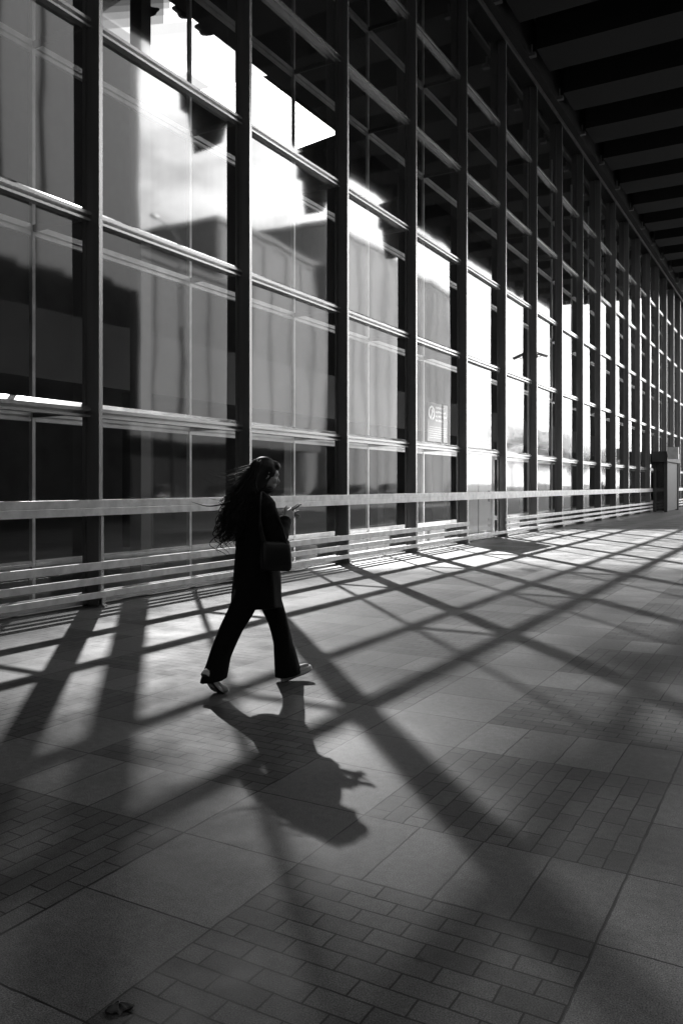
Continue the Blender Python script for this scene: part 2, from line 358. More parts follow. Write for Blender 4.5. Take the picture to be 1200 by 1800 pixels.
# ------------------------------------------------------------------ canopy
ORD = ['first','second','third','fourth','fifth','sixth','seventh','eighth','ninth','tenth','eleventh','twelfth','thirteenth','fourteenth','fifteenth','sixteenth','seventeenth','eighteenth']
can = thing('canopy', 'dark ribbed concrete canopy projecting high above the pavement', 'canopy', (0, 0, TOP))
CY0, CY1, CD = -12, 60, 8.2
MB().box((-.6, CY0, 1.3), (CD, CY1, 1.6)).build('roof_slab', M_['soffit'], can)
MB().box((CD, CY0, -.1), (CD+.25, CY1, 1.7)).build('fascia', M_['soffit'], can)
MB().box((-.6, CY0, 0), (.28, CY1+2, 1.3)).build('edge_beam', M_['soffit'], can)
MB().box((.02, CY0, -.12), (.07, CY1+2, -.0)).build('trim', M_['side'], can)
k = 0
y = mull_y(-6)+1.2
while y+1.45 < CY1:
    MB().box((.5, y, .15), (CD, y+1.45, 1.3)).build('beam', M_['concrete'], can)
    y += SP
for i in range(0, 18):
    t = thing('floodlight', 'small pale box floodlight under the canopy edge, %s from the near end' % ORD[i], 'floodlight', (.45, mull_y(i)+.9, TOP-.02), group='floodlights in a row under the canopy edge')
    MB().box((-.07, -.05, -.16), (.12, .10, -.06)).build('housing', M_['side'], t)
    MB().box((-.02, 0, -.06), (.02, .04, .2)).build('bracket', M_['side'], t)

# ------------------------------------------------------------------ hall behind the glass
hall = thing('station_hall', 'large dark hall seen through the glass wall', 'hall')
HY0, HY1 = -30, 110
BX = -36
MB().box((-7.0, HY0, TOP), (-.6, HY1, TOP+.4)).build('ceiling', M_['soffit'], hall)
sl = MB(); sl.prism_y([(-7, TOP), (-36, TOP+27.3), (-36, TOP+27.8), (-7, TOP+.4)], HY0, HY1); sl.build('roof', M_['soffit'], hall)  # roof slope shaped around the sun's path to the pavement
mb = MB()
WY0, WY1, WZ0, WZ1 = 42, 96, 33.0, 41.3  # high rear opening, added to let the sun reach the pavement
mb.box((BX-.3, HY0, 0), (BX, HY1, WZ0)).box((BX-.3, HY0, WZ0), (BX, WY0, WZ1)).box((BX-.3, WY1, WZ0), (BX, HY1, WZ1))
mb.box((-36, HY0-.3, 0), (-.6, HY0, 42)).box((-36, HY1, 0), (-.6, HY1+.3, 42))
mb.build('wall', M_['hallwall'], hall)
MB().box((-.6, HY0, 0), (-.4, mull_y(I0)-.1, TOP)).box((-.6, mull_y(I1)+.1, 0), (-.4, HY1, TOP)).build('front_wall', M_['hallwall'], hall)
def clere(x, y, off=0): return (BX+off, y + RY*(x-BX), RH*(x-BX))
def lineY(zc, x): return (zc + (x-CAMX)*math.sin(TH))/math.cos(TH)
def ptl(zc, x, off=0): return clere(x, lineY(zc, x), off)
xlo, xhi = -.6, 8.4
a0, a1 = ptl(14.4, xlo, -.1), ptl(14.4, xhi, -.1)
b0, b1 = ptl(26.6, xlo, -.1), ptl(26.6, xhi, -.1)
def lz(zc, z):                               # Y on the slanted edge at height z
    x = z/RH + BX; return lineY(zc, x) + RY*(x-BX)
# added filter strips across the opening: they thin the sun nearer the camera
def clip(pts, c, sg_):
    out = []
    for k in range(len(pts)):
        a, b = pts[k], pts[(k+1) % len(pts)]; da, db = (a[0]-c)*sg_, (b[0]-c)*sg_
        if da >= 0: out.append(a)
        if (da >= 0) != (db >= 0):
            t = da/(da-db); out.append((c, a[1]+(b[1]-a[1])*t))
    return out
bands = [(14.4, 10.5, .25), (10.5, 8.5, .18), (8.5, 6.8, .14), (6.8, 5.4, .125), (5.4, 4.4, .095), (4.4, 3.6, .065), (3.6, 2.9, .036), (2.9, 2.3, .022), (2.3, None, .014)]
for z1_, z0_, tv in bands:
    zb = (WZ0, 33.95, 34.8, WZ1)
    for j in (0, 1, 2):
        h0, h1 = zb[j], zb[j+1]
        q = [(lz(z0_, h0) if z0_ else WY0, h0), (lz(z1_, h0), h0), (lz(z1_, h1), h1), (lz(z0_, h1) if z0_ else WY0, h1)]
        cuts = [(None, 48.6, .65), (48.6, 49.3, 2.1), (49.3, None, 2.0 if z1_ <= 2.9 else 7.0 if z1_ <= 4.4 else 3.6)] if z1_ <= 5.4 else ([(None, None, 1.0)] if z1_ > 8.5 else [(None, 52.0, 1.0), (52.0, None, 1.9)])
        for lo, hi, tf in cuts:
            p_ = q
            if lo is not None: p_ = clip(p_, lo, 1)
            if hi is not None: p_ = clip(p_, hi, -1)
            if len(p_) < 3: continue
            MB().poly([(BX-.1, y_, z_) for y_, z_ in p_]).build('sun_filter', tint_mat('sun_filter_tint', tv*tf*(.12, .5, 1)[j]), hall)
gt = 39.0
MB().poly([b0, (BX-.1, WY1, WZ0), (BX-.1, WY1, gt), (BX-.1, lz(26.6, gt), gt)]).poly([(BX-.1, lz(14.4, gt), gt), (BX-.1, WY1, gt), (BX-.1, WY1, WZ1), (BX-.1, lz(14.4, WZ1), WZ1)]).build('sun_stop_panel', M_['hallwall'], hall)  # added opaque panels that bound the bright band of sun on the paving
def disc(cx, cy, rx, ry, tilt=0):
    pts = []
    for k in range(24):
        t = 2*math.pi*k/24; r = 1 + .12*math.sin(3*t+1) + .08*math.sin(5*t)
        a, b = rx*r*math.cos(t), ry*r*math.sin(t)
        pts.append(clere(cx + a*math.cos(tilt) - b*math.sin(tilt), cy + a*math.sin(tilt) + b*math.cos(tilt), 0))
    return pts
for args in ((6.5, 4.3, .9, 1.0), (6.35, 7.1, .85, .95), (4.1, 2.65, .65, .55)):
    pts = disc(*args)
    MB().loft([[(p[0]-.05, p[1], p[2]) for p in pts], [(p[0]+.25, p[1], p[2]) for p in pts]]).build('shadow_disc', M_['rib'], hall)  # added discs that cast the rounded dark patches on the paving
# mezzanine and columns
MB().box((-12, HY0, 3.6), (-6, HY1, 4.0)).box((-6.05, HY0, 4.0), (-6, HY1, 5.0)).build('gallery', M_['hallwall'], hall)
mb = MB()
for i in range(-2, 20, 2):
    y = mull_y(i)+1.2
    MB().box((-6.6, y-.25, 0), (-6.1, y+.25, 3.6)).build('column', M_['concrete'], hall)

MB().box((-2.12, 9.80, 0), (-1.88, 10.02, TOP)).build('column', M_['rib'], hall)  # column added to throw the second shadow strip at left
# ------------------------------------------------------------------ dark lamp clusters hung from the canopy edge (mirrored in the panes)
for k in range(3):
    t = thing('hanging_lamp_cluster', 'dark boxy lamp cluster mirrored in the glass, %s along the canopy edge' % ORD[k], 'hanging lamp', (7.5, 19.0+6.3*k, TOP), group='lamp clusters hung along the canopy edge')
    r_ = random.Random(k)
    MB().tube([(0,-.5,.15),(0,-.5,-.7)], .03, 8).build('hanger', M_['rib'], t); MB().tube([(0,.5,.15),(0,.5,-.7)], .03, 8).build('hanger', M_['rib'], t)
    MB().box((-.5,-.8,-1.7), (.5,.6,-.7)).build('housing', M_['rib'], t, bevel=.04)
    MB().prism_x([(-.6,-1.7),(.4,-1.7),(.2,-2.2-.3*r_.random()),(-.3,-2.6-.3*r_.random())], -.35, .35).build('lamp_hood', M_['rib'], t)
    MB().box((-.2,.75,-1.5), (.2,1.25,-1.1)).build('side_lamp', M_['rib'], t, bevel=.03)

# ------------------------------------------------------------------ white door in the fifth bay
d = thing('door', 'white panel door behind the glass where the middle low bars stop', 'door', (0, mull_y(4), 0))
MB().box((-.34, .12, .05), (-.28, SP-.2, 2.22)).build('leaf', M_['white'], d)
MB().box((-.28, SP*.5-.02, .05), (-.265, SP*.5+.02, 2.2)).box((-.28, 2.3, 1.0), (-.24, 2.34, 1.3)).build('handle', M_['side'], d)

# ------------------------------------------------------------------ outdoors (seen in the reflections)
def building(name, label, x0, x1, y0, y1, h, mat, rows, cols, wmat=M_['bldw'], ribs=False):
    b = thing(name, label, 'building', (x0, y0, 0))
    MB().box((0, 0, 0), (x1-x0, y1-y0, h)).build('wall', mat, b)
    mb = MB(); 
    if ribs:
        for k in range(int((y1-y0)/1.9)): MB().box((-.12, k*1.9, 0), (-.001, k*1.9+1.1, h)).build('rib', mat, b)
        return b
    n_ = max(4, int((y1-y0)/3.2)); dy = (y1-y0)/n_
    for k in range(n_): MB().box((-.14, k*dy+dy*.1, 0), (-.001, k*dy+dy*.45, h-.6)).build('pilaster', mat, b)
    MB().box((-.10, 0, h-.6), (-.001, y1-y0, h-.1)).build('cornice', mat, b)
    MB().box((-.3, -.3, h), (x1-x0+.3, y1-y0+.3, h+.5)).build('roof', mat, b)
    return b
building('ribbed_block', 'dark ribbed block mirrored in the glass, lengthened past the camera to block sky light', 15.5, 30, -60, 24.4, 44, M_['tower'], 1, 1, ribs=True)  # mirrored tower, lengthened past the camera to shut out sky light
building('office_block', 'pale low office block across the street next to the ribbed tower', 40, 60, 41, 62, 20, M_['bld1'], 6, 8)
building('office_block', 'pale mid-height office block across the street', 42, 60, 63, 82, 27, M_['bld'], 8, 6, M_['bldw2'])
building('office_block', 'tallest pale office block across the street', 41, 60, 83, 124, 32, M_['bld3'], 9, 10, M_['bldw3'])

# low dark pavilion, cars, street lamp and trees: what the lower panes mirror
pv = thing('pavilion', 'long low dark glazed pavilion across the street in front of the office blocks', 'pavilion', (31, 12, 0))
MB().box((0, 0, .3), (6, 50, 4.6)).build('glazed_wall', M_['darkglass'], pv)
MB().box((-1.2, -.6, 4.6), (6.4, 50.6, 5.3)).build('roof', M_['rib'], pv)
MB().box((-.2, -.1, 0), (6.2, 50.1, .3)).build('plinth', M_['side'], pv)

def make_car(label, loc, rz, mat, group):
    t = thing('parked_car', label, 'car', loc, rz, group)
    L2 = 2.15
    sec = [(-L2,.45,.70,.80),(-L2+.12,.30,.88,.84),(-1.3,.25,.95,.86),(-.2,.25,.95,.87),(1.0,.25,.93,.86),(1.75,.27,.82,.83),(L2-.08,.32,.70,.80),(L2,.42,.58,.72)]
    rings = [[(x, -w_, zb), (x, -w_-.02, (zb+zt)/2), (x, -w_+.03, zt-.06), (x, -w_+.14, zt), (x, w_-.14, zt), (x, w_-.03, zt-.06), (x, w_+.02, (zb+zt)/2), (x, w_, zb)] for x, zb, zt, w_ in sec]
    MB().loft(rings).build('body', mat, t, bevel=.02)
    cab = [(-1.75,.90,.92,.70),(-1.25,.88,1.40,.66),(.15,.88,1.44,.66),(.55,.88,1.30,.67),(1.15,.88,.93,.72)]
    MB().loft([[(x, -w_-.06, zb), (x, -w_+.06, zt), (x, w_-.06, zt), (x, w_+.06, zb)] for x, zb, zt, w_ in cab]).build('cabin_glass', M_['darkglass'], t, bevel=.03)
    MB().box((-1.15, -.56, 1.415), (.1, .56, 1.46)).build('roof', mat, t, bevel=.02)
    for sx in (-1.32, 1.32):
        for sy in (-.8, .8):
            wh = MB().tube([(sx, sy-.11, .32), (sx, sy+.11, .32)], .32, 20).build('wheel', M_['black'], t)
            q = sy + (.115 if sy > 0 else -.115)
            MB().tube([(sx, q-.01, .32), (sx, q+.01, .32)], .2, 14).build('rim', M_['alu'], wh)
    for sy in (-.6, .6):
        MB().box((2.05, sy-.15, .58), (2.16, sy+.15, .70)).build('headlight', M_['white'], t, bevel=.02)
        MB().box((-2.17, sy-.15, .62), (-2.08, sy+.15, .76)).build('tail_light', M_['side'], t, bevel=.02)
    return t
carp = [paint('car_paint_dark', .03, .15), paint('car_paint_pale', .5, .2), paint('car_paint_grey', .12, .2)]
names = ['black', 'pale', 'grey']
for k in range(9):
    make_car('%s hatchback parked %s in the kerb row, seen only mirrored in the glass' % (names[(k*2) % 3], ['first','second','third','fourth','fifth','sixth','seventh','eighth','ninth'][k]),
             (25.5, 20+k*6.1, -.004), math.pi/2, carp[(k*2) % 3], 'cars parked along the kerb')

lp = thing('street_lamp', 'tall street lamp with one arm, mirrored in the bright pane', 'street lamp', (16.4, 27.9, 0))
MB().tube([(0,0,0),(0,0,6),(0,0,12.4)], [.10,.08,.05], 12).build('pole', M_['side'], lp)
MB().tube([(0,0,12.3),(0,-.5,12.75),(0,-1.2,12.9)], [.04,.035,.03], 8).build('arm', M_['side'], lp)
MB().loft([[(-.14*c_,-1.1-l,12.90-.05*c_),(.14*c_,-1.1-l,12.90-.05*c_),(.12*c_,-1.1-l,12.9+.07*c_),(-.12*c_,-1.1-l,12.9+.07*c_)] for l, c_ in ((0,.3),(.15,.9),(.5,1),(.75,.4))]).build('lamp_head', M_['side'], lp)

def make_tree(label, loc, h, seed):
    t = thing('street_tree', label, 'tree', loc, 0, 'trees at the far end of the street'); r = random.Random(seed)
    tr = MB(); tr.tube([(0,0,0),(.05,.03,h*.3),(.0,.1,h*.55),(.1,0,h*.85)], [.22,.17,.12,.04], 8)
    for k in range(9):
        a = r.uniform(0, 6.28); z = h*r.uniform(.28, .6); l = h*r.uniform(.2, .34)
        tr.tube([(0,0,z),(math.cos(a)*l*.5,math.sin(a)*l*.5,z+l*.45),(math.cos(a)*l,math.sin(a)*l,z+l*.7)], [.08,.05,.02], 6)
    tr.build('trunk', M_['rib'], t)
    cr = MB(); cl = [(Vector((r.gauss(0,h*.17), r.gauss(0,h*.17), h*r.uniform(.42,.95))), h*r.uniform(.08,.15)) for _ in range(22)]
    for _ in range(2200):
        c, rad = r.choice(cl); d = Vector((r.gauss(0,1), r.gauss(0,1), r.gauss(0,1))).normalized()*rad*r.uniform(.5,1.1)
        p = c+d; s_ = r.uniform(.08,.17); u = Vector((r.gauss(0,1), r.gauss(0,1), r.gauss(0,1))).normalized()*s_; v = u.orthogonal().normalized()*s_*.6
        cr.poly([p-u, p+v, p+u, p-v])
    cr.build('crown', M_['leaf'], t)
for k in range(12):
    make_tree('leafy street tree, %s from the near end of the far row, mirrored in the glass' % ORD[k], (30+(k*7) % 12, 128+k*8.5, 0), 9.5+(k*3 % 4), 50+k)

# ------------------------------------------------------------------ entrance box
en = thing('entrance_box', 'dark boxy entrance porch standing out from the far glass wall', 'porch', (0, 47.2, 0))
for a, b in (((.075, 0, 0), (.22, .14, 2.72)), ((.62, 0, 0), (.80, .18, 2.72)), ((.62, 4.4, 0), (.80, 4.58, 2.72))):
    MB().box(a, b).build('pillar', M_['rib'], en, bevel=.006)
MB().box((.22, .05, .06), (.62, .09, 2.72)).build('side_glass', M_['darkglass'], en)
MB().box((.70, .18, .06), (.74, 4.4, 2.72)).build('door', M_['rib'], en)
MB().box((.07, -.45, 2.72), (.86, 4.9, 3.28)).build('roof', M_['rib'], en, bevel=.01)
sg = thing('box_sign', 'small pale sign box fixed to the porch roof corner', 'sign', (.86, 46.9, 3.0))
MB().box((.03, -.25, -.15), (.56, -.02, .48)).build('face', M_['inner'], sg, bevel=.01)
MB().box((.0, -.02, -.02), (.06, .10, .1)).build('bracket', M_['rib'], sg)

# ------------------------------------------------------------------ security camera on the seventh mullion
sc = thing('security_camera', 'white bullet security camera on a bracket fixed to a mullion', 'security camera', (0, mull_y(6)-.03, 5.5)); sc.scale = (.62,)*3
MB().box((.001, -.05, -.08), (.03, .05, .08)).tube([(.03,0,-.02),(.14,0,-.06),(.20,0,-.0)], [.02,.02,.025], 8).build('bracket', M_['side'], sc)
bd = MB().tube([(.02,0,.13),(.22,0,.05),(.50,0,-.06)], [.055,.062,.058], 12).build('body', M_['inner'], sc, smooth=False)
MB().prism_y([(-.02,.22),(.56,.0),(.56,-.02),(-.02,.19)], -.085, .085).build('sun_shield', M_['white'], sc)
MB().tube([(.50,0,-.06),(.515,0,-.066)], .045, 12).build('lens', M_['black'], sc)

# ------------------------------------------------------------------ notice on the glass
nz = thing('window_notice', 'pale translucent notice with a round emblem and lines of text stuck on the glass', 'notice', (GX+.012, 17.31, 2.47))
MB().poly([(.002,0,0), (.002,1.19,0), (.002,1.19,.90), (.002,0,.90)]).build('sheet', M_['frost'], nz)
ring = MB()
n_ = 28
for k in range(n_):
    if k in (20, 21): continue
    t0, t1 = 2*math.pi*k/n_, 2*math.pi*(k+1)/n_
    f = lambda r, t: (.006, .24+r*math.cos(t), .66+r*.95*math.sin(t))
    ring.poly([f(.13, t0), f(.175, t0), f(.175, t1), f(.13, t1)])
ring.poly([(.006,.17,.52),(.006,.21,.50),(.006,.30,.70),(.006,.26,.72)]).poly([(.006,.22,.70),(.006,.34,.66),(.006,.30,.79)])
ring.build('emblem', M_['print'], nz)
r_ = random.Random(3)
for li, (z, y1_, hh) in enumerate(((.80,.95,.045),(.70,1.05,.045),(.60,1.12,.045),(.50,1.0,.045),(.34,1.12,.014),(.29,1.1,.014),(.24,1.12,.014),(.19,1.08,.014),(.14,1.12,.014),(.09,.8,.014))):
    mb = MB(); y = .47 if hh > .03 else .08
    while y < y1_:
        wl = hh*r_.uniform(.45, .8)
        if r_.random() < .15: y += hh*.8; continue
        x = .006
        mb.poly([(x,y,z-hh/2),(x,y+wl*.28,z-hh/2),(x,y+wl*.28,z+hh/2),(x,y,z+hh/2)])
        q = r_.choice((-.5,-.1,.22))
        mb.poly([(x,y+wl*.28,z+hh*q),(x,y+wl,z+hh*q),(x,y+wl,z+hh*(q+.28)),(x,y+wl*.28,z+hh*(q+.28))])
        if r_.random() < .6: mb.poly([(x,y+wl*.72,z-hh/2),(x,y+wl,z-hh/2),(x,y+wl,z+hh*q),(x,y+wl*.72,z+hh*q)])
        y += wl+hh*.22
    mb.build('text_line', M_['print'], nz)

# ------------------------------------------------------------------ small things on the pavement
lf = thing('fallen_leaf', 'small crumpled dark leaf lying on the slab joint at the bottom left', 'leaf', (5.70, 1.667, .004), .5)
mbl = MB(); LR = []
for r, z in ((.002,.0135),(.010,.012),(.018,.009),(.024,.005),(.027,.001),(.024,-.002)):
    LR.append([(1.15*r*(1+.22*math.sin(2*t+.6)+.12*math.sin(5*t+1)+.07*math.sin(9*t))*math.cos(t), r*(1+.22*math.sin(2*t+.6)+.12*math.sin(5*t+1)+.07*math.sin(9*t))*math.sin(t), z+(.004*math.sin(3*t+2)+.002*math.sin(7*t) if z > 0 else 0)) for t in [2*math.pi*k/40 for k in range(40)]])
mbl.loft(LR).build('blade', M_['rib'], lf)
MB().tube([(.02,0,.008),(.034,.004,.006),(.040,.006,.004)], [.0015,.0013,.001], 6).build('stalk', M_['rib'], lf)
mh = thing('manhole_cover', 'round flat metal cover set in the bright paving near the white door', 'manhole cover', (1.75, 16.9, .002))
MB().tube([(0,0,-.02),(0,0,.006)], .30, 32, up=Vector((1,0,0))).build('lid', M_['cover'], mh)
MB().loft([[(r*math.cos(2*math.pi*k/32), r*math.sin(2*math.pi*k/32), z) for k in range(32)] for r, z in ((.305,-.02),(.305,.004),(.34,.004),(.34,-.02))]).build('frame_ring', M_['side'], mh)

# ------------------------------------------------------------------ the walking woman
def ell(mb, c, r, rot=None, n=16, m=10):
    c = Vector(c); R = rot or Matrix.Identity(3); i0 = len(mb.v)
    mb.v.append(tuple(c + R @ Vector((0,0,r[2]))))
    for a in range(1, m):
        ph = math.pi*a/m
        for b in range(n):
            th = 2*math.pi*b/n; mb.v.append(tuple(c + R @ Vector((r[0]*math.sin(ph)*math.cos(th), r[1]*math.sin(ph)*math.sin(th), r[2]*math.cos(ph)))))
    mb.v.append(tuple(c + R @ Vector((0,0,-r[2])))); e = len(mb.v)-1
    for b in range(n):
        l = (b+1) % n; mb.f.append((i0, i0+1+b, i0+1+l))
        mb.f.append((e, i0+1+(m-2)*n+l, i0+1+(m-2)*n+b))
        for a in range(m-2):
            q = i0+1+a*n; mb.f.append((q+b, q+n+b, q+n+l, q+l))
def remesh(o, vox, it=4, fac=.5):
    m = o.modifiers.new('r', 'REMESH'); m.mode = 'VOXEL'; m.voxel_size = vox; m.use_smooth_shade = True
    if it:
        k = o.modifiers.new('s', 'SMOOTH'); k.factor = fac; k.iterations = it
def catmull(pts, n):
    P = [Vector(p) for p in pts]; out = []
    P = [P[0]*2-P[1]] + P + [P[-1]*2-P[-2]]
    for i in range(1, len(P)-2):
        for k in range(n):
            t = k/n; a, b, c, d = P[i-1], P[i], P[i+1], P[i+2]
            out.append(.5*((2*b)+(c-a)*t+(2*a-5*b+4*c-d)*t*t+(3*b-a-3*c+d)*t**3))
    out.append(P[-2]); return out
def lerp(a, b, t): return a+(b-a)*t
def limb(mb, pts, rads, n=14, k=5, flat=1.0):
    c = catmull(pts, k); rr = []
    for i in range(len(rads)-1):
        for q in range(k): rr.append(lerp(rads[i], rads[i+1], q/k))
    rr.append(rads[-1]); mb.tube(c, rr, n, flat)

PX_, PY_ = 3.904, 4.810
woman = thing('person', 'woman in long black coat striding past the glass, long hair blown back, holding a phone', 'person', (PX_, PY_, 0), math.radians(54.6))
HC = Vector((.085, -.005, 1.525))                       # head centre
HR = Matrix.Rotation(math.radians(14), 3, 'Y') @ Matrix.Rotation(math.radians(-4), 3, 'Z')
hd = lambda x, y, z: HC + HR @ Vector((x, y, z))
body = MB()
ell(body, hd(-.008, 0, .018), (.098, .076, .098), HR)                  # skull
ell(body, hd(.022, 0, -.035), (.068, .060, .078), HR)                   # face
ell(body, hd(.052, 0, -.085), (.030, .032, .026), HR)                   # chin
limb(body, [hd(.078,0,.02), hd(.096,0,-.012), hd(.108,0,-.030), hd(.088,0,-.042)], [.009,.010,.012,.009], 8, 3)   # nose
ell(body, hd(.086, 0, -.058), (.010, .020, .006), HR); ell(body, hd(.083, 0, -.069), (.010, .018, .007), HR)      # lips
ell(body, hd(.078, 0, .022), (.014, .048, .012), HR)                    # brow
for sy in (-1, 1):
    ell(body, hd(.074, sy*.030, .002), (.012, .014, .010), HR)          # eyelids
    ell(body, hd(.058, sy*.042, -.025), (.026, .022, .024), HR)         # cheeks
    for q in range(7):                                                  # ear rim and lobe
        a = -1.2+q*.55; ell(body, hd(-.008-.014*math.cos(a), sy*.078, -.008+.026*math.sin(a)), (.008,.006,.009), HR, 8, 6)
    ell(body, hd(-.002, sy*.074, -.010), (.012,.006,.018), HR, 8, 6)
limb(body, [(.0,0,1.33),(.03,0,1.39),(.062,0,1.44),(.075,0,1.49)], [.062,.052,.048,.055])                         # neck
body.loft([[(cx+a*math.cos(t), b*math.sin(t), z) for t in [2*math.pi*k/20 for k in range(20)]] for z, cx, a, b in
    ((.80,.0,.10,.16),(.88,0,.115,.175),(1.0,.005,.095,.135),(1.12,.01,.10,.145),(1.24,.015,.105,.165),(1.31,.01,.085,.165),(1.36,.01,.055,.09))])
RS, RE, RW = Vector((.015,-.165,1.315)), Vector((.10,-.215,1.065)), Vector((.205,-.085,1.215))
LS, LE, LW = Vector((.02,.165,1.315)), Vector((.12,.20,1.07)), Vector((.235,.035,1.185))
for S_, E_, W_ in ((RS, RE, RW), (LS, LE, LW)):
    limb(body, [S_, lerp(S_, E_, .5), E_, lerp(E_, W_, .5), W_], [.050,.043,.036,.032,.024])
# hands: right one holds the phone from behind, left one reaches to the screen
def hand(mb, W, fw, up, side, curl, spread=1):
    """fw: towards the knuckles, up: back of the hand, side: towards the thumb"""
    P = lambda a, b, c: W + fw*a + side*b + up*c
    mb.loft([[P(a, b*wd, c*th) for b, c in ((-1,-.6),(-.6,-1),(.6,-1),(1,-.6),(1,.6),(.6,1),(-.6,1),(-1,.6))] for a, wd, th in ((-.01,.022,.016),(.03,.034,.014),(.065,.038,.013),(.085,.036,.011))])
    for j, (b, l, r) in enumerate(((.028,.066,.0085),(.010,.074,.0088),(-.009,.069,.0083),(-.027,.054,.0075))):
        c = curl[j]; p0 = P(.075, b, 0); ang = 0; pts = [p0]; p = p0
        for s_, f_ in ((.45,.5),(.32,.9),(.23,.7)):
            ang += c*f_; p = p + (fw*math.cos(ang) - up*math.sin(ang) + side*(b*.6*spread))*l*s_; pts.append(p)
        mb.tube(pts, [r, r*.96, r*.88, r*.72], 8)
    t0 = P(.022, .026, -.004); t1 = P(.050, .056, -.014); t2 = P(.078, .062, -.022); mb.tube([P(.005,.014,0), t0, t1, t2], [.013,.0125,.010,.008], 8)
def frame(fw, up): 
    fw = fw.normalized(); s_ = fw.cross(up).normalized(); return fw, s_.cross(fw).normalized(), s_
fw, up, sd_ = frame(Vector((.80,.42,.42)), Vector((.45,-.85,.1)))
hand(body, RW, fw, up, -sd_ if sd_.z < 0 else sd_, (.75,.8,.85,.9), .3)
fw2, up2, sd2 = frame(Vector((.78,-.15,.60)), Vector((-.4,.2,.9)))
hand(body, LW, fw2, up2, -sd2 if sd2.y > 0 else sd2, (.12,.75,.95,1.1), .4)
# legs (mostly under the trousers)
RHp, RK, RA = Vector((-.01,-.085,.84)), Vector((-.205,-.088,.445)), Vector((-.352,-.09,.150))
LHp, LK, LA = Vector((.03,.08,.84)), Vector((.215,.074,.45)), Vector((.283,.07,.098))
for H_, K_, A_ in ((RHp, RK, RA), (LHp, LK, LA)):
    limb(body, [H_, lerp(H_, K_, .5), K_, lerp(K_, A_, .35), A_], [.082,.070,.050,.050,.034])
limb(body, [RA+Vector((-.02,0,-.02)), (-.33,-.09,.085), (-.255,-.09,.035), (-.225,-.09,.03)], [.034,.034,.026,.02], flat=.9)
limb(body, [LA+Vector((-.01,0,-.035)), (.34,.07,.075), (.42,.07,.095), (.45,.07,.10)], [.034,.034,.026,.02], flat=.9)
bo = body.build('body', M_['skin'], woman); remesh(bo, .0052, 3, .4)

# trousers, flared at the hem
tr = MB()
def leg(mb, pts, rads, fl=1.12):
    c = catmull(pts, 5); rr = []
    for i in range(len(rads)-1):
        for q in range(5): rr.append(lerp(rads[i], rads[i+1], q/5))
    rr.append(rads[-1]); rings = []
    for k, p in enumerate(c):
        ring_ = []
        for j in range(22):
            t = 2*math.pi*j/22; f = 1+.045*math.sin(3*t+k*.45)+.03*math.sin(7*t+k*.8)
            ring_.append((p.x+rr[k]*fl*f*math.cos(t), p.y+rr[k]*f*math.sin(t), p.z+.012*math.cos(t)*(1 if k > 15 else 0)))
        rings.append(ring_)
    mb.loft(rings)
leg(tr, [(-.0,-.08,.86), (-.105,-.085,.62), (-.205,-.088,.43), (-.276,-.09,.27), (-.338,-.105,.105)], [.105,.092,.078,.072,.084])
leg(tr, [(.03,.075,.86), (.135,.075,.62), (.212,.074,.43), (.253,.072,.27), (.283,.07,.045)], [.102,.082,.066,.066,.090])
ell(tr, (0,0,.88), (.14,.18,.12))
to = tr.build('trousers', M_['cloth_black'], woman); remesh(to, .008, 4)

# coat: torso, skirt with folds, sleeves, collar
ct = MB(); rings = []
NR = 48
levels = [(.585,.018,.178,.235),(.64,.018,.176,.232),(.72,.02,.172,.228),(.80,.022,.166,.222),(.90,.018,.155,.208),(1.0,.015,.142,.196),(1.08,.012,.14,.192),(1.18,.012,.146,.20),(1.26,.012,.142,.205),(1.315,.010,.12,.195),(1.355,.012,.092,.15),(1.385,.02,.074,.09),(1.40,.026,.066,.074)]
for li, (z, cx, a, b) in enumerate(levels):
    ring_ = []
    fo = max(0, (1.05-z)/.5)
    for k in range(NR):
        t = 2*math.pi*k/NR
        f = 1 + fo*(.035*math.sin(4*t+.7) + .025*math.sin(9*t+z*3)) + .012*math.sin(11*t+z*14)
        ring_.append((cx + a*f*math.cos(t), b*f*math.sin(t), z + (.010*math.sin(3*t) if li == 0 else 0)))
    rings.append(ring_)
ct.loft(rings)
for S_, E_, W_ in ((RS, RE, RW), (LS, LE, LW)):
    c = catmull([S_+Vector((-.0, -.0, .0)), lerp(S_, E_, .5), E_, lerp(E_, W_, .55), lerp(E_, W_, .93)], 6)
    rr = []; base_r = [.078,.072,.064,.056,.050]
    for i in range(4):
        for q in range(6): rr.append(lerp(base_r[i], base_r[i+1], q/6)*(1+.05*math.sin(i*4.1+q*1.9)))
    rr.append(.050); ct.tube(c, rr, 18)
ell(ct, RS+Vector((0,.02,.0)), (.082,.080,.075)); ell(ct, LS+Vector((0,-.02,.0)), (.082,.080,.075))
# scarf-like collar
cl = MB()
cb_ = [(.035+.085*math.cos(t), .082*math.sin(t), 1.405+.018*math.cos(t)) for t in [2*math.pi*k/24 for k in range(25)]]
ct.tube(cb_, .026, 10)
co = ct.build('coat', M_['cloth_black'], woman); remesh(co, .008, 5)

